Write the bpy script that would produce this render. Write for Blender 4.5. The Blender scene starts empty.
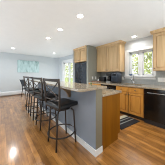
import bpy, bmesh, math, random
from mathutils import Vector, Matrix
random.seed(7)
C = bpy.context.scene.collection
sc = bpy.context.scene
PI = math.pi

# ---------------------------------------------------------------- camera
FPX, HZ, CAMH, YAW = 99.1, 74.0, 1.235, math.radians(39.4)
cd = bpy.data.cameras.new('camera'); cam = bpy.data.objects.new('camera', cd); C.objects.link(cam)
cd.sensor_width = 36; cd.lens = 36 * FPX / 165
cd.shift_y = (HZ - 82.5) / 165
cam.location = (0, 0, CAMH)
cam.rotation_euler = (PI / 2, 0, -YAW)
cd.clip_start = 0.05
sc.camera = cam
# ---------------------------------------------------------------- world, sun, exposure
w = bpy.data.worlds.new('sky'); sc.world = w; w.use_nodes = True
w.node_tree.nodes['Background'].inputs[0].default_value = (.95, 0.97, 1.0, 1)
w.node_tree.nodes['Background'].inputs[1].default_value = 1.5
sd = bpy.data.lights.new('sun', 'SUN'); sun = bpy.data.objects.new('sun', sd); C.objects.link(sun)
sd.energy = 5.2; sd.angle = 0.03; sd.color = (1, 0.95, 0.86)
sun.rotation_euler = (0, math.radians(-42), 0)
sc.view_settings.view_transform = 'Standard'
sc.view_settings.look = 'None'
sc.view_settings.gamma = 1
sc.view_settings.use_curve_mapping = False
sc.view_settings.exposure = 0.0
sc.cycles.filter_width = 1.0
LAMP_W = 13.0
LAMP_COL = (1.0, 0.99, 0.975)
def bounce(x, y, z, sx, sy, e):       # added fill lamps, kept out of sight, turned up at the ceiling
    ld = bpy.data.lights.new('bounce_fill', 'AREA'); ld.shape = 'RECTANGLE'; ld.size = sx; ld.size_y = sy; ld.energy = e; ld.color = (.775, .91, 1.0)
    lo = bpy.data.objects.new('bounce_fill', ld); C.objects.link(lo); lo.location = (x, y, z); lo.rotation_euler = (PI, 0, 0)
bounce(-1.9, 3.8, 0.3, 2.2, 6.0, 108)
bounce(2.3, 5.5, 0.25, 1.6, 1.8, 20)
bounce(2.3, 3.2, 0.2, .7, 1.8, 14)
bounce(0.2, -1.6, 0.3, 4.5, 1.8, 64)
bounce(2.3, -0.8, 0.3, 1.6, 1.2, 30)

# ---------------------------------------------------------------- materials
def new_mat(name):
    m = bpy.data.materials.new(name); m.use_nodes = True
    return m, m.node_tree.nodes, m.node_tree.links, m.node_tree.nodes['Principled BSDF']
def flat(name, col, rough=0.6, metal=0.0, coat=0.0, var=0.04, scale=8.0, emit=0):
    m, n, l, b = new_mat(name)
    tc = n.new('ShaderNodeTexCoord'); ns = n.new('ShaderNodeTexNoise'); ns.inputs['Scale'].default_value = scale
    cr = n.new('ShaderNodeValToRGB')
    cr.color_ramp.elements[0].position = .3; cr.color_ramp.elements[1].position = .7
    cr.color_ramp.elements[0].color = [max(0, c * (1 - var)) for c in col] + [1]
    cr.color_ramp.elements[1].color = [min(1, c * (1 + var)) for c in col] + [1]
    l.new(tc.outputs['Object'], ns.inputs['Vector']); l.new(ns.outputs['Fac'], cr.inputs['Fac'])
    l.new(cr.outputs['Color'], b.inputs['Base Color'])
    b.inputs['Roughness'].default_value = rough; b.inputs['Metallic'].default_value = metal
    b.inputs['Coat Weight'].default_value = coat; b.inputs['Coat Roughness'].default_value = .12
    if emit:
        b.inputs['Emission Color'].default_value = (1, .96, .9, 1); b.inputs['Emission Strength'].default_value = emit
    return m
def wood(name, dark, light, scale=(14, 14, 1.2), rough=.38, coat=.2):
    m, n, l, b = new_mat(name)
    tc = n.new('ShaderNodeTexCoord'); mp = n.new('ShaderNodeMapping'); mp.inputs['Scale'].default_value = scale
    ns = n.new('ShaderNodeTexNoise'); ns.inputs['Scale'].default_value = 1.0; ns.inputs['Detail'].default_value = 4; ns.inputs['Distortion'].default_value = .4
    cr = n.new('ShaderNodeValToRGB'); cr.color_ramp.elements[0].position = .3; cr.color_ramp.elements[1].position = .72
    cr.color_ramp.elements[0].color = (*dark, 1); cr.color_ramp.elements[1].color = (*light, 1)
    l.new(tc.outputs['Object'], mp.inputs['Vector']); l.new(mp.outputs['Vector'], ns.inputs['Vector'])
    l.new(ns.outputs['Fac'], cr.inputs['Fac']); l.new(cr.outputs['Color'], b.inputs['Base Color'])
    b.inputs['Roughness'].default_value = rough; b.inputs['Coat Weight'].default_value = coat; b.inputs['Coat Roughness'].default_value = .15
    if coat == 0: b.inputs['Specular IOR Level'].default_value = .15
    return m
def floor_mat():
    m, n, l, b = new_mat('hardwood')
    tc = n.new('ShaderNodeTexCoord')
    mp = n.new('ShaderNodeMapping'); mp.inputs['Rotation'].default_value = (0, 0, PI / 2)
    br = n.new('ShaderNodeTexBrick'); br.inputs['Scale'].default_value = 1.0
    br.inputs['Brick Width'].default_value = .72; br.inputs['Row Height'].default_value = .075
    br.inputs['Mortar Size'].default_value = .0018; br.inputs['Bias'].default_value = 0.0
    br.offset = .37; br.offset_frequency = 2
    br.inputs['Color1'].default_value = (.37, .160, .030, 1); br.inputs['Color2'].default_value = (.60, .285, .072, 1)
    br.inputs['Mortar'].default_value = (.22, .085, .012, 1)
    mp2 = n.new('ShaderNodeMapping'); mp2.inputs['Scale'].default_value = (22, 1.6, 1)
    ns = n.new('ShaderNodeTexNoise'); ns.inputs['Scale'].default_value = 1; ns.inputs['Detail'].default_value = 5; ns.inputs['Distortion'].default_value = .8
    cr = n.new('ShaderNodeValToRGB'); cr.color_ramp.elements[0].position = .3; cr.color_ramp.elements[1].position = .7
    cr.color_ramp.elements[0].color = (.62, .58, .52, 1); cr.color_ramp.elements[1].color = (1.0, 1.0, 1.0, 1)
    mx = n.new('ShaderNodeMix'); mx.data_type = 'RGBA'; mx.blend_type = 'MULTIPLY'; mx.inputs[0].default_value = 1
    l.new(tc.outputs['Object'], mp.inputs['Vector']); l.new(mp.outputs['Vector'], br.inputs['Vector'])
    l.new(tc.outputs['Object'], mp2.inputs['Vector']); l.new(mp2.outputs['Vector'], ns.inputs['Vector'])
    l.new(ns.outputs['Fac'], cr.inputs['Fac'])
    l.new(br.outputs['Color'], mx.inputs[6]); l.new(cr.outputs['Color'], mx.inputs[7])
    mp3 = n.new('ShaderNodeMapping'); mp3.inputs['Scale'].default_value = (9, 3.5, 1)
    n3 = n.new('ShaderNodeTexNoise'); n3.inputs['Scale'].default_value = 1; n3.inputs['Detail'].default_value = 3
    c3 = n.new('ShaderNodeValToRGB'); c3.color_ramp.elements[0].position = .34; c3.color_ramp.elements[1].position = .66
    c3.color_ramp.elements[0].color = (.66, .60, .52, 1); c3.color_ramp.elements[1].color = (1.12, 1.10, 1.10, 1)
    m3 = n.new('ShaderNodeMix'); m3.data_type = 'RGBA'; m3.blend_type = 'MULTIPLY'; m3.inputs[0].default_value = 1
    l.new(tc.outputs['Object'], mp3.inputs['Vector']); l.new(mp3.outputs['Vector'], n3.inputs['Vector']); l.new(n3.outputs['Fac'], c3.inputs['Fac'])
    l.new(mx.outputs[2], m3.inputs[6]); l.new(c3.outputs['Color'], m3.inputs[7])
    l.new(m3.outputs[2], b.inputs['Base Color'])
    b.inputs['Roughness'].default_value = .36; b.inputs['Coat Weight'].default_value = .85; b.inputs['Coat Roughness'].default_value = .14; b.inputs['Coat IOR'].default_value = 1.85
    return m
def granite_mat():
    m, n, l, b = new_mat('granite')
    tc = n.new('ShaderNodeTexCoord')
    ns = n.new('ShaderNodeTexNoise'); ns.inputs['Scale'].default_value = 75; ns.inputs['Detail'].default_value = 6
    n2 = n.new('ShaderNodeTexNoise'); n2.inputs['Scale'].default_value = 16; n2.inputs['Detail'].default_value = 3
    ad = n.new('ShaderNodeMath'); ad.operation = 'ADD'
    hf = n.new('ShaderNodeMath'); hf.operation = 'MULTIPLY'; hf.inputs[1].default_value = .5
    cr = n.new('ShaderNodeValToRGB')
    e = cr.color_ramp.elements
    e[0].position = .36; e[0].color = (.22, .17, .11, 1); e[1].position = .62; e[1].color = (.42, .345, .245, 1)
    k = e.new(.48); k.color = (.34, .27, .185, 1)
    l.new(tc.outputs['Object'], ns.inputs['Vector']); l.new(tc.outputs['Object'], n2.inputs['Vector'])
    l.new(ns.outputs['Fac'], ad.inputs[0]); l.new(n2.outputs['Fac'], ad.inputs[1]); l.new(ad.outputs[0], hf.inputs[0])
    l.new(hf.outputs[0], cr.inputs['Fac']); l.new(cr.outputs['Color'], b.inputs['Base Color'])
    b.inputs['Roughness'].default_value = .14; b.inputs['Coat Weight'].default_value = .5; b.inputs['Coat Roughness'].default_value = .06
    return m
def tile_mat():
    m, n, l, b = new_mat('backsplash_tile')
    tc = n.new('ShaderNodeTexCoord'); mp = n.new('ShaderNodeMapping'); mp.inputs['Rotation'].default_value = (PI / 2, 0, PI / 2)
    sx = n.new('ShaderNodeSeparateXYZ'); cx = n.new('ShaderNodeCombineXYZ')
    br = n.new('ShaderNodeTexBrick'); br.inputs['Scale'].default_value = 1
    br.inputs['Brick Width'].default_value = .15; br.inputs['Row Height'].default_value = .075; br.inputs['Mortar Size'].default_value = .002
    br.inputs['Color1'].default_value = (.37, .40, .41, 1); br.inputs['Color2'].default_value = (.43, .44, .42, 1); br.inputs['Mortar'].default_value = (.55, .55, .53, 1)
    l.new(tc.outputs['Object'], sx.inputs[0]); l.new(sx.outputs['Y'], cx.inputs['X']); l.new(sx.outputs['Z'], cx.inputs['Y'])
    l.new(cx.outputs[0], br.inputs['Vector']); l.new(br.outputs['Color'], b.inputs['Base Color'])
    b.inputs['Roughness'].default_value = .3
    return m
def art_mat():
    m, n, l, b = new_mat('birch_print')
    tc = n.new('ShaderNodeTexCoord'); mp = n.new('ShaderNodeMapping'); mp.inputs['Scale'].default_value = (11, 1, 2.2)
    ns = n.new('ShaderNodeTexNoise'); ns.inputs['Scale'].default_value = 1.3; ns.inputs['Detail'].default_value = 5; ns.inputs['Distortion'].default_value = .9
    cr = n.new('ShaderNodeValToRGB'); e = cr.color_ramp.elements
    e[0].position = .34; e[0].color = (.20, .34, .35, 1); e[1].position = .64; e[1].color = (.60, .76, .78, 1)
    k = e.new(.46); k.color = (.44, .62, .63, 1)
    l.new(tc.outputs['Object'], mp.inputs['Vector']); l.new(mp.outputs['Vector'], ns.inputs['Vector'])
    l.new(ns.outputs['Fac'], cr.inputs['Fac']); l.new(cr.outputs['Color'], b.inputs['Base Color'])
    b.inputs['Roughness'].default_value = .7
    return m
def stripe_mat():
    m, n, l, b = new_mat('striped_mat')
    tc = n.new('ShaderNodeTexCoord'); sx = n.new('ShaderNodeSeparateXYZ')
    mr = n.new('ShaderNodeMapRange'); mr.inputs[1].default_value = -.23; mr.inputs[2].default_value = .23
    cr = n.new('ShaderNodeValToRGB'); cr.color_ramp.interpolation = 'CONSTANT'
    e = cr.color_ramp.elements
    blk, cream, gry = (.012, .012, .014, 1), (.50, .47, .36, 1), (.20, .21, .20, 1)
    e[0].position = 0; e[0].color = blk; e[1].position = .33; e[1].color = gry
    for p, c in ((.40, blk), (.56, gry), (.63, blk), (.74, cream)):
        k = e.new(p); k.color = c
    l.new(tc.outputs['Object'], sx.inputs[0]); l.new(sx.outputs['Y'], mr.inputs[0]); l.new(mr.outputs[0], cr.inputs['Fac'])
    l.new(cr.outputs['Color'], b.inputs['Base Color']); b.inputs['Roughness'].default_value = .95
    return m
def glass_mat():
    m, n, l, b = new_mat('window_glass')
    for x in list(n):
        if x.type != 'OUTPUT_MATERIAL': n.remove(x)
    out = [x for x in n if x.type == 'OUTPUT_MATERIAL'][0]
    t = n.new('ShaderNodeBsdfTransparent'); t.inputs[0].default_value = (.96, .98, .97, 1)
    g = n.new('ShaderNodeBsdfGlossy'); g.inputs['Roughness'].default_value = .02
    fr = n.new('ShaderNodeFresnel'); fr.inputs['IOR'].default_value = 1.3
    mx = n.new('ShaderNodeMixShader')
    ge = n.new('ShaderNodeNewGeometry'); sb = n.new('ShaderNodeMath'); sb.operation = 'SUBTRACT'; sb.use_clamp = True
    l.new(fr.outputs[0], sb.inputs[0]); l.new(ge.outputs['Backfacing'], sb.inputs[1])
    l.new(sb.outputs[0], mx.inputs[0]); l.new(t.outputs[0], mx.inputs[1]); l.new(g.outputs[0], mx.inputs[2]); l.new(mx.outputs[0], out.inputs[0])
    return m
M = dict(
    floor=floor_mat(), granite=granite_mat(), tile=tile_mat(), art=art_mat(), stripe=stripe_mat(), glass=glass_mat(),
    ceiling=flat('ceiling_paint', (.80, .81, .81), .9, var=.01),
    bluewall=flat('pale_blue_paint', (.64, .685, .715), .85, var=.012),
    greige=flat('grey_paint', (.31, .31, .265), .85, var=.012),
    kwall=flat('kitchen_paint', (.64, .66, .66), .85, var=.012),
    wall_shade=flat('half_wall_shaded', (.21, .19, .135), .8, var=.015),  # half wall's grey paint, warm shade of its end face put into the colour
    pony=flat('half_wall_lit', (.28, .32, .38), .8, var=.02),  # same grey paint, cool daylight on the stool side put into the colour
    trim=flat('white_trim', (.84, .85, .85), .45, var=.01),
    vinyl=flat('white_vinyl', (.85, .86, .87), .35, var=.01),
    maple=wood('maple', (.57, .37, .18), (.74, .52, .28)),
    maple2=wood('maple_base', (.48, .205, .034), (.60, .28, .055)),  # same maple, warm bounce light put into the colour
    amber=wood('maple_shaded', (.20, .070, .001), (.265, .098, .0015), rough=.6, coat=0),  # same maple again, dim warm light on the island put into the colour
    toe=flat('toe_kick', (.05, .035, .025), .8),
    black=flat('black_gloss', (.006, .0055, .005), .12, coat=0),
    blackdoor=flat('fridge_black', (.020, .027, .038), .22, coat=.3),
    blackmat=flat('black_plastic', (.018, .018, .02), .45),
    steel=flat('steel', (.55, .55, .55), .28, 1.0),
    chrome=flat('chrome', (.72, .73, .75), .12, 1.0),
    bronze=flat('bronze_metal', (.060, .048, .041), .42, .55),
    leather=flat('black_leather', (.014, .014, .015), .42),
    navy=flat('navy_plastic', (.024, .036, .056), .3, coat=.3),
    darkwood=flat('dark_chair', (.009, .012, .019), .4),
    plate=flat('white_plastic', (.86, .86, .84), .4, var=.01),
    heater=flat('heater_enamel', (.80, .82, .84), .5, var=.01),
    bowl=flat('blue_ceramic', (.03, .10, .24), .25),
    mug=flat('white_ceramic', (.8, .8, .78), .25),
    lime=flat('lime_skin', (.10, .14, .03), .5, var=.2, scale=40),
    board=wood('walnut_board', (.20, .10, .06), (.34, .19, .12), (3, 20, 20)),
    bulb=flat('lamp_diffuser', (.95, .95, .93), .5, emit=9),
    bark=flat('bark', (.30, .25, .18), .9, var=.3),
    leafA=flat('leaf_green', (.56, .60, .28), .7, var=.5, scale=3),
    leafB=flat('leaf_yellow', (.70, .66, .36), .7, var=.4, scale=3),
    grass=flat('lawn', (.30, .36, .14), .95, var=.3, scale=3),
    knob=flat('pewter_knob', (.16, .14, .12), .35, .8),
    brass=flat('wood_corbel', (.34, .20, .10), .5),
)

# ---------------------------------------------------------------- mesh helpers
def box(bm, x0, x1, y0, y1, z0, z1, bev=0.0):
    r = bmesh.ops.create_cube(bm, size=1)
    vs = r['verts']
    for v in vs:
        v.co = Vector((x0 + (v.co.x + .5) * (x1 - x0), y0 + (v.co.y + .5) * (y1 - y0), z0 + (v.co.z + .5) * (z1 - z0)))
    if bev:
        es = list({e for v in vs for e in v.link_edges})
        bmesh.ops.bevel(bm, geom=es, offset=bev, segments=2, affect='EDGES', profile=.6)
    return bm
def tube(bm, pts, r, seg=10, closed=False, r2=None):
    pts = [Vector(p) for p in pts]; n = len(pts); rings = []
    prev = None
    for i, p in enumerate(pts):
        if closed: d = (pts[(i + 1) % n] - pts[i - 1]).normalized()
        elif i == 0: d = (pts[1] - pts[0]).normalized()
        elif i == n - 1: d = (pts[-1] - pts[-2]).normalized()
        else: d = (pts[i + 1] - pts[i - 1]).normalized()
        if prev is None:
            a = Vector((0, 0, 1)) if abs(d.z) < .9 else Vector((1, 0, 0))
            s = d.cross(a).normalized()
        else:
            s = (prev - d * prev.dot(d)).normalized()
        prev = s; t = d.cross(s)
        rr = r if r2 is None else r + (r2 - r) * i / (n - 1)
        rings.append([bm.verts.new(p + (s * math.cos(2 * PI * k / seg) + t * math.sin(2 * PI * k / seg)) * rr) for k in range(seg)])
    m = n if closed else n - 1
    for i in range(m):
        A, B = rings[i], rings[(i + 1) % n]
        for k in range(seg):
            f = bm.faces.new((A[k], A[(k + 1) % seg], B[(k + 1) % seg], B[k])); f.smooth = True
    if not closed:
        bm.faces.new(rings[0][::-1]); bm.faces.new(rings[-1])
    return bm
def lathe(bm, prof, cx=0, cy=0, seg=24, sq=1.0):
    rings = []
    for r, z in prof:
        rings.append([bm.verts.new((cx + max(r, 1e-4) * math.cos(2 * PI * k / seg), cy + sq * max(r, 1e-4) * math.sin(2 * PI * k / seg), z)) for k in range(seg)])
    for A, B in zip(rings, rings[1:]):
        for k in range(seg):
            f = bm.faces.new((A[k], A[(k + 1) % seg], B[(k + 1) % seg], B[k])); f.smooth = True
    bm.faces.new(rings[0][::-1]); bm.faces.new(rings[-1])
    return bm
def prism(bm, poly, axis, a, b):
    """poly: 2D points in the plane across the axis ('y': (x,z), 'x': (y,z), 'z': (x,y))"""
    def P(p, t):
        return {'y': (p[0], t, p[1]), 'x': (t, p[0], p[1]), 'z': (p[0], p[1], t)}[axis]
    A = [bm.verts.new(P(p, a)) for p in poly]; B = [bm.verts.new(P(p, b)) for p in poly]
    n = len(poly)
    for k in range(n): bm.faces.new((A[k], A[(k + 1) % n], B[(k + 1) % n], B[k]))
    bm.faces.new(A[::-1]); bm.faces.new(B)
    return bm
def obj(name, bm, mat, parent=None, label=None):
    bmesh.ops.recalc_face_normals(bm, faces=bm.faces)
    me = bpy.data.meshes.new(name); bm.to_mesh(me); bm.free()
    me.materials.append(M[mat] if isinstance(mat, str) else mat)
    o = bpy.data.objects.new(name, me); C.objects.link(o)
    if parent: o.parent = parent
    if label: o['label'] = label
    return o
def B(): return bmesh.new()
def bx(name, dims, mat, parent=None, bev=0.0, label=None):
    return obj(name, box(B(), *dims, bev), mat, parent, label)
def tag(o, label, cat, group=None):
    o['label'] = label; o['category'] = cat
    if group: o['group'] = group
    return o
def thing(name, label, cat, loc=(0, 0, 0), rz=0, group=None):
    o = bpy.data.objects.new(name, None); C.objects.link(o); o.empty_display_size = .1
    o.location = loc; o.rotation_euler = (0, 0, rz)
    return tag(o, label, cat, group)
def struct(o, label=None):
    o['kind'] = 'structure'
    return o
def smooth(o):
    for p in o.data.polygons: p.use_smooth = True
    return o

H = 2.44
XW, YB, XD = 3.65, 7.0, 3.41       # kitchen window wall, far wall, dining-door wall
XL, YR = -3.2, -2.8
# ---------------------------------------------------------------- setting
struct(bx('floor', (XL, XW + .15, YR, YB + .12, -.08, 0), 'floor'))
struct(bx('ceiling', (XL, XW + .15, YR, YB + .12, H, H + .15), 'ceiling'))
struct(bx('wall_back', (XL, XD + .12, YB, YB + .12, 0, H), 'bluewall'))
struct(bx('wall_left', (XL - .12, XL, YR, YB + .12, 0, H), 'bluewall'))
struct(bx('wall_front', (XL - .12, XW + .15, YR - .12, YR, 0, H), 'greige'))
WY0, WY1, WZ0, WZ1 = .968, 1.743, 1.17, 2.033      # kitchen window opening
def wall_with_hole(x0, x1, y0, y1, hy0, hy1, hz0, hz1):
    bm = B()
    box(bm, x0, x1, y0, hy0, 0, H); box(bm, x0, x1, hy1, y1, 0, H)
    box(bm, x0, x1, hy0, hy1, hz1, H)
    if hz0 > 0: box(bm, x0, x1, hy0, hy1, 0, hz0)
    return bm
struct(obj('wall_right', wall_with_hole(XW, XW + .15, YR, 4.07, WY0, WY1, WZ0, WZ1), 'kwall'))
DY0, DY1, DZ1 = 4.62, 6.40, 2.10
struct(obj('wall_dining', wall_with_hole(XD, XD + .12, 4.07, YB, DY0, DY1, 0, DZ1), 'bluewall'))
struct(bx('wall_partition', (2.79, XW, 3.03, 3.125, 0, H), 'greige'))
struct(bx('wall_partition_far', (2.72, XW, 4.03, 4.07, 0, H), 'kwall'))
# half wall of the island
IX0, IX1, IY0, IY1 = 1.095, 1.245, 1.025, 4.05
struct(bx('wall_island', (IX0, IX1, IY0, IY1, 0, .995), 'pony'))
bm = B()
box(bm, IX0 - .014, IX0, IY0 - .014, IY1, 0, .095); box(bm, IX0, IX1, IY0 - .014, IY0, 0, .095)
struct(obj('baseboard_island', bm, 'trim'))
struct(bx('baseboard_dining', (XD - .014, XD, DY1 + .09, YB, 0, .1), 'trim'))
struct(bx('baseboard_left', (XL, XL + .014, YR, YB, 0, .1), 'trim'))
struct(bx('end_shade', (IX0 + .004, IX1, IY0 - .005, IY0, .095, .995), 'wall_shade'))  # added thin sheet that carries the shaded colour of the half wall's end
# backsplash (fixed to the wall)
bm = B()
box(bm, XW - .012, XW, -.1, .92, .9105, 1.33); box(bm, XW - .012, XW, .92, 1.9, .9105, 1.065); box(bm, XW - .012, XW, 1.9, 3.03, .9105, 1.33)
struct(obj('trim_2', bm, 'tile'))

# kitchen window
win = struct(thing('window_1', 'white double kitchen window above the sink, trees outside', 'window'))
del win['category']
bm = B()
box(bm, XW - .022, XW, WY1, WY1 + .145, 1.14, 2.11, .004); box(bm, XW - .022, XW, WY0 - .05, WY0, 1.14, 2.11, .004)
box(bm, XW - .026, XW, WY0 - .055, WY1 + .15, 2.033, 2.12, .004)
box(bm, XW - .018, XW, WY0 - .05, WY1 + .145, 1.068, 1.14, .004)
obj('casing', bm, 'trim', win)
bx('sill', (XW - .075, XW + .09, WY0 - .055, WY1 + .15, 1.14, 1.172), 'trim', win, .004)
bm = B()
box(bm, XW + .09, XW + .13, WY0, WY1, WZ0, WZ0 + .035); box(bm, XW + .09, XW + .13, WY0, WY1, WZ1 - .035, WZ1)
box(bm, XW + .09, XW + .13, WY1 - .035, WY1, WZ0, WZ1); box(bm, XW + .09, XW + .13, WY0, WY0 + .035, WZ0, WZ1)
ym = 1.372
box(bm, XW + .08, XW + .13, ym - .052, ym + .052, WZ0, WZ1)
obj('window_frame', bm, 'vinyl', win)
for y0, y1 in ((WY0 + .035, ym - .052), (ym + .052, WY1 - .035)):
    bm = B(); s = .042
    box(bm, XW + .095, XW + .12, y0, y1, WZ0 + .035, WZ0 + .035 + s); box(bm, XW + .095, XW + .12, y0, y1, WZ1 - .035 - s, WZ1 - .035)
    box(bm, XW + .095, XW + .12, y0, y0 + s, WZ0 + .035, WZ1 - .035); box(bm, XW + .095, XW + .12, y1 - s, y1, WZ0 + .035, WZ1 - .035)
    sa = obj('sash', bm, 'vinyl', win)
    bx('pane', (XW + .105, XW + .110, y0 + s, y1 - s, WZ0 + .035 + s, WZ1 - .035 - s), 'glass', sa)

# sliding glass door
dr = struct(thing('door_1', 'white framed sliding glass door beside the refrigerator', 'door'))
del dr['category']
bm = B()
box(bm, XD - .022, XD, DY1, DY1 + .09, 0, DZ1 + .09, .004); box(bm, XD - .022, XD, DY0 - .09, DY0, 0, DZ1 + .09, .004)
box(bm, XD - .022, XD, DY0, DY1, DZ1, DZ1 + .09, .004)
obj('casing', bm, 'trim', dr)
bm = B()
box(bm, XD + .02, XD + .11, DY1 - .06, DY1, 0, DZ1); box(bm, XD + .02, XD + .11, DY0, DY0 + .06, 0, DZ1)
box(bm, XD + .02, XD + .11, DY0 + .06, DY1 - .06, DZ1 - .06, DZ1); box(bm, XD + .02, XD + .11, DY0 + .06, DY1 - .06, 0, .04)
obj('door_frame', bm, 'vinyl', dr)
for y0, y1, dx in ((5.50, DY1 - .06, .07), (DY0 + .06, 5.62, .03)):
    bm = B(); s = .10
    box(bm, XD + dx, XD + dx + .03, y0, y0 + s, .04, DZ1 - .06); box(bm, XD + dx, XD + dx + .03, y1 - s, y1, .04, DZ1 - .06)
    box(bm, XD + dx, XD + dx + .03, y0, y1, DZ1 - .06 - s, DZ1 - .06); box(bm, XD + dx, XD + dx + .03, y0, y1, .04, .04 + s)
    sa = obj('door_panel', bm, 'vinyl', dr)
    bx('pane', (XD + dx + .012, XD + dx + .018, y0 + s, y1 - s, .04 + s, DZ1 - .06 - s), 'glass', sa)

# ---------------------------------------------------------------- ceiling lights
LIGHTS = [
    (1.27, 1.62, 'recessed ceiling light nearest the camera over the breakfast bar'),
    (1.24, 2.46, 'middle recessed ceiling light in the row over the breakfast bar'),
    (1.22, 3.30, 'farthest recessed ceiling light in the row over the breakfast bar'),
    (0.43, 5.60, 'recessed ceiling light in front of the teal picture, leftmost one'),
    (2.35, 5.43, 'recessed ceiling light in front of the sliding glass door'),
    (3.30, 1.41, 'recessed ceiling light above the kitchen window and sink'),
]
HIDDEN = [(2.5, .1), (-.9, .4), (-1.6, 3.2), (-1.2, -1.2), (1.2, -1.2), (2.3, -.6)]  # added fill lamps out of view, without fixtures
def downlight(x, y, label):
    t = thing('ceiling_light', label, 'ceiling light', (x, y, H), 0, 'recessed ceiling lights')
    obj('trim_ring', lathe(B(), [(.060, 0), (.086, 0), (.086, -.004), (.078, -.010), (.062, -.006), (.060, 0)]), 'plate', t)
    obj('diffuser', lathe(B(), [(.060, -.001), (.061, -.005), (.001, -.006)]), 'bulb', t)
    ld = bpy.data.lights.new('downlight_lamp', 'AREA'); ld.shape = 'DISK'; ld.size = .13; ld.spread = math.radians(160); ld.energy = LAMP_W * (.4 if x > 3 else 1); ld.color = LAMP_COL
    lo = bpy.data.objects.new('downlight_lamp', ld); C.objects.link(lo); lo.parent = t; lo.location = (0, 0, -.014)
for x, y, lab in LIGHTS: downlight(x, y, lab)
for i, (x, y) in enumerate(HIDDEN):
    ld = bpy.data.lights.new('unseen_fill_lamp', 'AREA'); ld.shape = 'DISK'; ld.size = .13; ld.spread = math.radians(160); ld.energy = LAMP_W * (.55 if x > 2 else 1.25 if x < 0 else 1); ld.color = LAMP_COL
    lo = bpy.data.objects.new('unseen_fill_lamp', ld); C.objects.link(lo); lo.location = (x, y, H - .012)

# ---------------------------------------------------------------- cabinets
def door_mesh(x, y0, y1, z0, z1, th=.024, st=.056):
    """raised-panel door whose face looks along -X"""
    bm = B()
    box(bm, x, x + th, y0, y0 + st, z0, z1, .003); box(bm, x, x + th, y1 - st, y1, z0, z1, .003)
    box(bm, x, x + th, y0 + st, y1 - st, z0, z0 + st, .003); box(bm, x, x + th, y0 + st, y1 - st, z1 - st, z1, .003)
    box(bm, x + .020, x + th, y0 + st - .002, y1 - st + .002, z0 + st - .002, z1 - st + .002)
    if y1 - y0 > 2 * st + .07 and z1 - z0 > 2 * st + .07:
        box(bm, x + .004, x + .021, y0 + st + .018, y1 - st - .018, z0 + st + .018, z1 - st - .018, .010)
    return bm
def knob(x, y, z, parent):
    bm = B(); lathe(bm, [(.006, 0), (.006, .012), (.015, .016), (.016, .024), (.009, .030)], seg=14)
    bmesh.ops.rotate(bm, verts=bm.verts, cent=(0, 0, 0), matrix=Matrix.Rotation(-PI / 2, 3, 'Y'))
    bmesh.ops.translate(bm, verts=bm.verts, vec=(x, y, z))
    return obj('knob', bm, 'knob', parent)
def upper_cabinet(label, xf, xb, y0, y1, z0, z1, doors, group, crown_ret=('lo', 'hi'), knob_z=.07):
    t = thing('wall_cabinet', label, 'cabinet', (0, 0, 0), 0, group)
    bx('body', (xf + .026, xb, y0, y1, z0, z1), 'maple', t, .003)
    for a, b, side in doors:
        d = obj('door', door_mesh(xf, a + .012, b - .012, z0 + .018, z1 - .085), 'maple', t)
        knob(xf, (a + .035) if side == 'lo' else (b - .035), z0 + knob_z, d)
    # crown moulding: stepped cove that runs along the front and returns at the ends
    prof = [(0, 0), (-.020, .003), (-.024, .022), (-.058, .058), (-.064, .082), (0, .082)]
    bm = B()
    ya = y0 - (.05 if 'lo' in crown_ret else 0); yb = y1 + (.05 if 'hi' in crown_ret else 0)
    zc = H - .084
    prism(bm, [(xf + .02 + p, zc + q) for p, q in prof], 'y', ya, yb)
    if 'lo' in crown_ret: prism(bm, [(y0 + p, zc + q) for p, q in prof], 'x', xf - .03, xb)
    if 'hi' in crown_ret: prism(bm, [(y1 - p, zc + q) for p, q in prof], 'x', xf - .03, xb)
    obj('crown_moulding', bm, 'maple', t)
    return t
upper_cabinet('maple double-door wall cabinet left of the kitchen window above the coffee maker', 3.29, XW, 1.905, 3.027, 1.325, H - .02,
              [(1.915, 2.468, 'hi'), (2.468, 3.02, 'lo')], 'maple wall cabinets', ('lo',))
upper_cabinet('maple wall cabinet right of the kitchen window, cut by the photo edge', 3.29, XW, 0.0, .90, 1.325, H - .02,
              [(.45, .89, 'hi'), (.01, .45, 'lo')], 'maple wall cabinets', ('hi',))
upper_cabinet('maple double-door cabinet built in above the black refrigerator', 2.77, XW, 3.127, 4.028, 1.79, H - .02,
              [(3.135, 3.578, 'hi'), (3.578, 4.02, 'lo')], 'maple wall cabinets', ())

XF = 2.815   # face of the base cabinets
def base_box(t, y0, y1):
    bx('body', (XF + .02, XW - .001, y0, y1, .10, .868), 'maple2', t)
    bx('toe_kick', (XF + .085, XW - .03, y0 + .002, y1 - .002, 0, .10), 'toe', t)
t = thing('base_cabinet', 'maple sink base cabinet with two doors between the black appliances under the window', 'cabinet', group='maple base cabinets')
bm = B(); xb = XW - .001
box(bm, XF + .026, xb, .962, .98, .10, .868); box(bm, XF + .026, xb, 1.75, 1.768, .10, .868); box(bm, XF + .026, xb, .98, 1.75, .10, .118)
box(bm, xb - .012, xb, .98, 1.75, .118, .868); box(bm, XF + .02, XF + .038, .98, 1.75, .70, .868)
obj('body', bm, 'maple2', t)
bx('toe_kick', (XF + .085, XW - .03, .964, 1.766, 0, .10), 'toe', t)
for a, b, s in ((.967, 1.365, 'hi'), (1.365, 1.763, 'lo')):
    d = obj('door', door_mesh(XF, a + .010, b - .010, .115, .70), 'maple2', t); knob(XF, b - .03 if s == 'hi' else a + .03, .655, d)
    d = bx('drawer_front', (XF, XF + .02, a + .010, b - .010, .715, .855), 'maple2', t, .005); knob(XF, (a + b) / 2, .79, d)
t = thing('base_cabinet', 'maple base cabinet against the grey partition wall, mostly hidden behind the bar', 'cabinet', group='maple base cabinets')
base_box(t, 2.372, 3.028)
d = obj('door', door_mesh(XF, 2.38, 3.02, .115, .70), 'maple2', t); knob(XF, 2.42, .655, d)
d = bx('drawer_front', (XF, XF + .02, 2.38, 3.02, .715, .855), 'maple2', t, .005); knob(XF, 2.7, .79, d)
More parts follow.
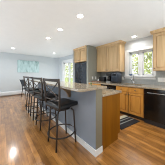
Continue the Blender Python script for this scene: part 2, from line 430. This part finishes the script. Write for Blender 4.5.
# dishwasher
t = thing('dishwasher', 'black dishwasher with a horizontal bar handle right of the sink cabinet', 'dishwasher')
bx('tub', (XF + .03, XW - .03, .357, .956, .10, .866), 'blackmat', t)
bx('door', (XF - .004, XF + .03, .357, .956, .105, .745), 'black', t, .004)
bx('control_panel', (XF - .006, XF + .03, .357, .956, .752, .864), 'black', t, .004)
bm = B(); tube(bm, [(XF - .004, .44, .775), (XF - .034, .45, .775), (XF - .034, .87, .775), (XF - .004, .88, .775)], .008)
obj('handle', bm, 'steel', t, 'steel bar handle')
bx('kick_plate', (XF + .012, XF + .06, .357, .956, 0.0, .10), 'blackmat', t)
# undercounter appliance
t = thing('undercounter_appliance', 'black built-in appliance under the counter left of the sink cabinet', 'appliance')
bx('body', (XF + .03, XW - .03, 1.774, 2.366, .10, .866), 'blackmat', t)
bx('door', (XF - .004, XF + .03, 1.774, 2.366, .105, .77), 'black', t, .004)
bx('control_panel', (XF - .004, XF + .03, 1.774, 2.366, .776, .864), 'black', t, .004)
bx('handle', (XF - .022, XF - .003, 2.03, 2.26, .742, .756), 'blackmat', t, .003)
bx('kick_plate', (XF + .03, XF + .06, 1.774, 2.366, 0, .10), 'blackmat', t)
bx('filler_cabinet', (XF + .03, XW - .03, .001, .35, 0, .866), 'maple2') and None
fc = bpy.data.objects['filler_cabinet']; fc.name = 'base_cabinet'; tag(fc, 'maple base cabinet right of the dishwasher, outside the photo edge', 'cabinet', 'maple base cabinets')
d = obj('door', door_mesh(XF + .01, .005, .346, .115, .855), 'maple2', fc); knob(XF + .01, .31, .80, d)

# back counter with the sink cut-out
SX0, SX1, SY0, SY1 = 2.95, 3.40, 1.10, 1.68
bm = B(); zc0, zc1 = .87, .91
box(bm, XF - .03, SX0, -.02, 3.028, zc0, zc1, .006); box(bm, SX1, XW - .001, -.02, 3.028, zc0, zc1)
box(bm, SX0, SX1, -.02, SY0, zc0, zc1); box(bm, SX0, SX1, SY1, 3.028, zc0, zc1)
tag(obj('countertop', bm, 'granite'), 'beige granite countertop running along the window wall', 'countertop')
bm = B()
box(bm, SX0 - .006, SX0, SY0, SY1, .70, .868); box(bm, SX1, SX1 + .006, SY0, SY1, .70, .868)
box(bm, SX0, SX1, SY0 - .006, SY0, .70, .868); box(bm, SX0, SX1, SY1, SY1 + .006, .70, .868)
box(bm, SX0 - .006, SX1 + .006, SY0 - .006, SY1 + .006, .69, .70)
sk = tag(obj('sink', bm, 'steel'), 'steel undermount sink basin in the granite below the window', 'sink')
obj('drain', lathe(B(), [(.04, .7005), (.042, .704), (.025, .7045), (.02, .702)], 3.175, 1.39), 'chrome', sk)
# faucet
fx, fy = 3.48, 1.50
t = thing('faucet', 'tall chrome gooseneck faucet behind the sink', 'faucet', (fx, fy, .91))
obj('base', lathe(B(), [(.032, 0), (.032, .012), (.022, .03), (.018, .06), (.016, .075)]), 'chrome', t)
pts = [(0, 0, .07), (0, 0, .20)] + [(-.075 + .075 * math.cos(a), 0, .21 + .075 * math.sin(a)) for a in [k * PI / 8 for k in range(0, 8)]] + [(-.15, 0, .20), (-.152, 0, .155)]
obj('spout', tube(B(), pts, .011), 'chrome', t)
obj('spray_head', lathe(B(), [(.012, .16), (.017, .145), (.017, .10), (.013, .095)], -.152, 0), 'chrome', t)
obj('lever', tube(B(), [(0, -.015, .045), (0, -.045, .055), (-.01, -.085, .085)], .007), 'chrome', t)

# ---------------------------------------------------------------- island cabinets and tops
t = thing('island_cabinet', 'low maple cabinet run with plain end panel behind the half wall', 'cabinet', group='maple base cabinets')
CX1 = 1.79
prism_poly = [(IX1 + .001, 0), (CX1 - .075, 0), (CX1 - .075, .10), (CX1, .10), (CX1, .868), (IX1 + .001, .868)]
obj('end_panel', prism(B(), prism_poly, 'y', IY0 + .005, IY0 + .025), 'amber', t, 'plain maple end panel')
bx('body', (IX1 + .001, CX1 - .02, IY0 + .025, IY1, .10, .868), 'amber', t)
bx('toe_kick', (IX1 + .001, CX1 - .085, IY0 + .026, IY1, 0, .10), 'toe', t)
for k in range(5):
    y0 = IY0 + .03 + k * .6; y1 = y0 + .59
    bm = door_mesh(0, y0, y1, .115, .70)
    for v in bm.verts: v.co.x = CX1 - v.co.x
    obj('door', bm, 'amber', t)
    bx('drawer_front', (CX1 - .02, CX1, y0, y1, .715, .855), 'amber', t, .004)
tag(bx('countertop', (IX1 + .001, CX1 + .03, IY0 - .015, IY1, .869, .91), 'granite', None, .006),
    'lower beige granite countertop behind the raised bar, on the island cabinets', 'countertop')
# raised bar with a rounded near-left corner
def bar_poly(x0, x1, y0, y1, r):
    p = []
    for cx, cy, a0 in ((x1 - .02, y1 - .02, 0), (x0 + r, y1 - r, 90), (x0 + r, y0 + r, 180), (x1 - .02, y0 + .02, 270)):
        rr = r if cx < (x0 + x1) / 2 else .02
        for k in range(6):
            a = math.radians(a0 + 90 * k / 5); p.append((cx + rr * math.cos(a), cy + rr * math.sin(a)))
    return p
bm = B()
prism(bm, bar_poly(.775, 1.355, 1.0, 4.10, .05), 'z', .997, 1.034)
bar = obj('breakfast_bar', bm, 'granite')
md = bar.modifiers.new('bevel', 'BEVEL'); md.width = .008; md.segments = 2; md.limit_method = 'ANGLE'
tag(bar, 'long raised beige granite breakfast bar top on the blue-grey half wall', 'countertop')
def corbel(y, label):
    poly = [(IX0, .995), (IX0 - .20, .995), (IX0 - .20, .955), (IX0 - .15, .93), (IX0 - .085, .87), (IX0 - .045, .80), (IX0 - .04, .765), (IX0, .76)]
    o = obj('corbel', prism(B(), poly, 'y', y - .03, y + .03), 'brass')
    md = o.modifiers.new('bevel', 'BEVEL'); md.width = .004; md.segments = 2
    return tag(o, label, 'bracket')
corbel(1.74, 'curved wooden bracket under the bar overhang beside the nearest stool')

# ---------------------------------------------------------------- refrigerator
t = thing('refrigerator', 'tall black side-by-side refrigerator in the alcove under a maple cabinet', 'refrigerator')
bx('body', (2.86, 3.60, 3.145, 4.015, .02, 1.745), 'blackmat', t, .006)
ym = 3.62
for y0, y1, hy in ((3.145, ym - .003, ym - .055), (ym + .003, 4.015, ym + .055)):
    d = bx('door', (2.795, 2.855, y0, y1, .09, 1.745), 'blackdoor', t, .012)
    obj('handle', tube(B(), [(2.80, hy, .62), (2.752, hy, .66), (2.748, hy, 1.05), (2.752, hy, 1.46), (2.80, hy, 1.50)], .012), 'blackmat', d)
bx('kick_grille', (2.84, 2.86, 3.15, 4.01, .0, .085), 'blackmat', t)
bm = B(); box(bm, 2.790, 2.797, 3.72, 3.92, 1.00, 1.36, .004)
obj('dispenser', bm, 'black', t)

# ---------------------------------------------------------------- bar stools
def make_stool(label, x, y, rz):
    t = thing('bar_stool', label, 'bar stool', (x, y, 0), rz, 'bar stools along the breakfast bar')
    cr, sr = math.cos(-rz), math.sin(-rz)      # the legs stay square to the bar while the seat swivels
    def L(px, py, pz): return (px * cr - py * sr, px * sr + py * cr, pz)
    sm = B(); box(sm, -.215, .215, -.215, .215, .665, .735, .03)
    smooth(obj('seat', sm, 'leather', t))
    obj('swivel_plate', lathe(B(), [(.13, .605), (.15, .612), (.15, .63), (.09, .64), (.09, .665)]), 'bronze', t)
    for sx in (-1, 1):
        for sy in (-1, 1):
            bm = tube(B(), [L(sx * .115, sy * .115, .618), L(sx * .155, sy * .15, .58), L(sx * .17, sy * .16, .3), L(sx * .188, sy * .168, .0)], .0145, 10)
            obj('leg', bm, 'bronze', t)
    rp = [L(.245 * math.cos(a), .225 * math.sin(a), .20) for a in [2 * PI * k / 36 for k in range(36)]]
    obj('foot_ring', tube(B(), rp, .0115, 8, closed=True), 'bronze', t)
    for sy in (-1, 1):
        obj('back_post', tube(B(), [(-.19, sy * .19, .655), (-.205, sy * .205, .80), (-.215, sy * .218, 1.00), (-.235, sy * .222, 1.16)], .0175, 10), 'bronze', t)
    arc = lambda z, b, x: [(x - b * (1 - (k / 6) ** 2), .215 * k / 6, z) for k in range(-6, 7)]
    bm = B()
    P_ = arc(1.135, .025, -.228)
    for i in range(len(P_) - 1):
        a, b2 = Vector(P_[i]), Vector(P_[i + 1])
    ring = [(0.011, -.022), (-.011, -.022), (-.011, .022), (.011, .022)]
    vs = [[bm.verts.new((p[0] + q[0], p[1], p[2] + q[1])) for q in ring] for p in P_]
    for A, D in zip(vs, vs[1:]):
        for k in range(4): bm.faces.new((A[k], A[(k + 1) % 4], D[(k + 1) % 4], D[k]))
    bm.faces.new(vs[0][::-1]); bm.faces.new(vs[-1])
    obj('top_rail', bm, 'bronze', t)
    obj('lower_rail', tube(B(), arc(.815, .015, -.203), .011, 8), 'bronze', t)
    for s in (-1, 1):      # crossing braces that bow towards each other
        pts = []
        for k in range(11):
            u = k / 10
            pts.append((-.205 - .025 * u - .018 * math.sin(PI * u), s * (.20 - .40 * u) , .82 + .295 * u + .02 * math.sin(2 * PI * u)))
        obj('cross_brace', tube(B(), pts, .0085, 8), 'bronze', t)
    return t
R = math.radians
make_stool('nearest bar stool, bronze frame and black seat, at the near end of the bar', .86, 1.64, R(10))
make_stool('second bar stool from the near end of the bar, bronze frame with black seat', .85, 2.43, R(10))
make_stool('third bar stool from the near end of the bar, bronze frame with black seat', .85, 3.05, R(4))
make_stool('farthest bar stool at the far end of the bar, bronze frame with black seat', .85, 3.66, R(6))

# ---------------------------------------------------------------- dining chair by the far wall
t = thing('dining_chair', 'dark navy dining chair with raked back near the far wall', 'chair', (1.14, 6.15, 0), R(-38))
bx('seat', (-.20, .24, -.22, .22, .42, .465), 'darkwood', t, .012)
for sy in (-1, 1):
    obj('leg', tube(B(), [(.20, sy * .19, .425), (.23, sy * .20, 0)], .019, 8, r2=.013), 'darkwood', t)
    obj('leg', tube(B(), [(-.17, sy * .19, .425), (-.25, sy * .20, 0)], .019, 8, r2=.013), 'darkwood', t)
    obj('back_post', tube(B(), [(-.17, sy * .20, .45), (-.21, sy * .205, .70), (-.31, sy * .205, .95)], .018, 8), 'darkwood', t)
obj('backrest', prism(B(), [(-.20, .56), (-.18, .56), (-.20, .74), (-.285, .93), (-.305, .93), (-.222, .74)], 'y', -.19, .19), 'darkwood', t)

# ---------------------------------------------------------------- wall items
t = thing('wall_art', 'wide pale teal canvas print with vertical trunk shapes on the far wall', 'picture', (1.36, YB, 1.70))
bx('canvas', (-.61, .61, -.036, -.012, -.365, .365), 'art', t, .004)
bx('stretcher', (-.58, .58, -.012, 0, -.33, .33), 'maple', t)
t = thing('baseboard_heater', 'long white baseboard heater along the far wall under the picture', 'heater')
obj('cover', prism(B(), [(YB, .045), (YB - .05, .045), (YB - .066, .075), (YB - .066, .205), (YB - .03, .245), (YB, .245)], 'x', -1.9, 1.1), 'heater', t)
bx('fin_element', (-1.88, 1.08, YB - .055, YB - .01, .018, .045), 'steel', t)
for x0, x1 in ((-1.93, -1.9), (1.1, 1.13)):
    bx('end_cap', (x0, x1, YB - .072, YB, 0, .25), 'heater', t, .004)
def outlet_y(x0, x1, z0, z1, y, label):     # faces -Y
    t = thing('outlet', label, 'outlet', group='white wall outlets')
    bx('plate', (x0, x1, y - .008, y, z0, z1), 'plate', t, .003)
    xm = (x0 + x1) / 2
    for dz in (-.028, .028):
        bx('socket', (xm - .017, xm + .017, y - .010, y - .007, (z0 + z1) / 2 + dz - .016, (z0 + z1) / 2 + dz + .016), 'trim', t, .003)
outlet_y(3.01, 3.085, 1.00, 1.125, 3.03, 'left white outlet plate on the grey partition wall beside the refrigerator')
outlet_y(3.205, 3.28, 1.00, 1.125, 3.03, 'right white outlet plate on the grey partition wall, nearer the wall cabinet')
def plate_x(y0, y1, z0, z1, n, name, label, cat):
    t = thing(name, label, cat)
    x = XW - .012
    bx('plate', (x - .008, x, y0, y1, z0, z1), 'plate', t, .003)
    for k in range(n):
        yc = y0 + (y1 - y0) * (k + .5) / n
        bx('rocker', (x - .012, x - .007, yc - .016, yc + .016, (z0 + z1) / 2 - .034, (z0 + z1) / 2 + .034), 'trim', t, .003)
plate_x(1.935, 2.05, 1.015, 1.135, 2, 'switch_plate', 'white double switch plate on the tile just left of the window', 'switch')
plate_x(.66, .865, 1.005, 1.13, 4, 'switch_plate', 'wide white switch plate on the tile right of the window under the cabinet', 'switch')

# ---------------------------------------------------------------- things on the counters
t = thing('toaster', 'small black toaster on the back counter near the partition wall', 'toaster', (3.36, 2.74, .91))
smooth(bx('body', (-.08, .08, -.14, .14, .012, .205), 'blackmat', t, .03))
bx('slot', (-.045, -.02, -.10, .10, .203, .2065), 'steel', t); bx('slot', (.02, .045, -.10, .10, .203, .2065), 'steel', t)
bx('lever', (-.02, .02, -.165, -.138, .12, .135), 'blackmat', t, .004)
bx('base', (-.075, .075, -.13, .13, 0, .014), 'steel', t)
t = thing('mug', 'small white mug beside the black toaster on the back counter', 'mug', (3.30, 2.915, .91))
obj('cup', lathe(B(), [(.030, 0), (.038, .01), (.040, .095), (.036, .095), (.034, .012), (.0, .010)]), 'mug', t)
obj('handle', tube(B(), [(-.038, 0, .075), (-.060, 0, .070), (-.066, 0, .05), (-.060, 0, .028), (-.037, 0, .022)], .006, 8), 'mug', t)
t = thing('coffee_maker', 'black drip coffee maker with glass carafe beside the navy appliance', 'coffee maker', (3.36, 2.36, .91))
bx('base', (-.13, .12, -.10, .10, 0, .045), 'steel', t, .01, 'steel base')
bx('tower', (.03, .12, -.10, .10, .045, .30), 'blackmat', t, .012)
bx('brew_head', (-.12, .12, -.10, .10, .245, .345), 'blackmat', t, .015)
obj('control_knob', lathe(B(), [(.0, .345), (.03, .346), (.028, .362), (0, .363)], -.03, 0), 'steel', t)
cf = obj('carafe', lathe(B(), [(.055, .048), (.075, .07), (.078, .12), (.06, .18), (.05, .21), (.055, .225), (.04, .226)], -.045, 0), 'black', t)
obj('carafe_handle', tube(B(), [(-.118, 0, .19), (-.15, 0, .18), (-.152, 0, .11), (-.12, 0, .09)], .008, 8), 'blackmat', cf)
t = thing('air_fryer', 'large dark navy countertop air fryer under the cabinet beside the window', 'kitchen appliance', (3.34, 2.065, .91))
smooth(bx('body', (-.15, .15, -.15, .15, .01, .385), 'navy', t, .05))
bx('basket_drawer', (-.163, -.145, -.115, .115, .05, .235), 'navy', t, .008)
bx('handle', (-.205, -.16, -.018, .018, .12, .165), 'blackmat', t, .006)
bx('display', (-.153, -.148, -.08, .08, .265, .335), 'black', t, .002)
bx('foot_ring_base', (-.12, .12, -.12, .12, 0, .012), 'blackmat', t)
t = thing('cutting_board', 'brown wooden cutting board lying on the back counter by the partition wall', 'cutting board', (3.08, 2.84, .91))
bx('board', (-.13, .13, -.15, .15, 0, .03), 'board', t, .008)
obj('handle', tube(B(), [(-.128, -.05, .015), (-.155, -.04, .017), (-.155, .04, .017), (-.128, .05, .015)], .008, 8), 'board', t)
lm = obj('lime', lathe(B(), [(.002, -.026), (.012, -.024), (.022, -.013), (.025, 0), (.022, .013), (.012, .024), (.004, .029), (.001, .030)], seg=18), 'lime')
lm.rotation_euler = (PI / 2, 0, .6); lm.location = (1.32, 1.35, 1.0522); lm.scale = (.72, .72, .72)
tag(lm, 'small green lime at the back edge of the raised bar top', 'fruit')
bl = obj('bowl', lathe(B(), [(.022, 0), (.026, .004), (.045, .025), (.055, .055), (.05, .055), (.04, .026), (.02, .009), (.0, .008)]), 'bowl')
bl.location = (XW - .015, 1.665, 1.1725)
tag(bl, 'small blue bowl at the left end of the window sill', 'bowl')

# ---------------------------------------------------------------- floor mat
fm = bx('floor_mat', (-.37, .37, -.23, .23, 0, .010), 'stripe', None, .003)
fm.location = (2.46, 1.32, 0); fm.rotation_euler = (0, 0, R(-8))
tag(fm, 'black and cream striped kitchen mat on the floor before the sink cabinet', 'mat')

# ---------------------------------------------------------------- outdoors
struct(bx('ground', (XW + .15, 30, -14, 34, -.35, -.25), 'grass'))
def tree(name, label, x, y, h, rad, mat, n, z0):
    t = thing(name, label, 'tree', (x, y, -.25), 0, 'trees outside the windows')
    bm = B(); tube(bm, [(0, 0, 0), (.05, .03, h * .35), (-.03, .05, h * .7)], .10, 8, r2=.03)
    for k in range(5):
        a = k * 1.3; tube(bm, [(.03, .03, h * (.3 + .08 * k)), (rad * .6 * math.cos(a), rad * .6 * math.sin(a), h * (.45 + .09 * k))], .03, 6, r2=.01)
    obj('trunk', bm, 'bark', t)
    bm = B()
    for k in range(n):
        while True:
            p = Vector((random.uniform(-1, 1), random.uniform(-1, 1), random.uniform(-1, 1)))
            if p.length < 1: break
        c = Vector((p.x * rad, p.y * rad, z0 + (h - z0) * (.5 + .5 * p.z)))
        s = random.uniform(.07, .14)
        q = Matrix.Rotation(random.uniform(0, 6.28), 3, Vector((random.uniform(-1, 1), random.uniform(-1, 1), random.uniform(-1, 1))).normalized())
        vs = [bm.verts.new(c + q @ Vector(v)) for v in ((-s, 0, 0), (0, -s * .5, .02), (s, 0, 0), (0, s * .5, .02))]
        bm.faces.new(vs)
    obj('foliage', bm, mat, t)
tree('tree', 'yellow-green tree seen through the left pane of the kitchen window', 8.4, 5.2, 4.6, 1.5, 'leafB', 2400, .2)
tree('tree', 'green tree seen through the right pane of the kitchen window', 8.0, 2.0, 4.8, 1.55, 'leafA', 2400, .2)
tree('tree', 'green tree seen through the sliding glass door', 8.6, 14.0, 5.2, 2.0, 'leafA', 1800, .2)
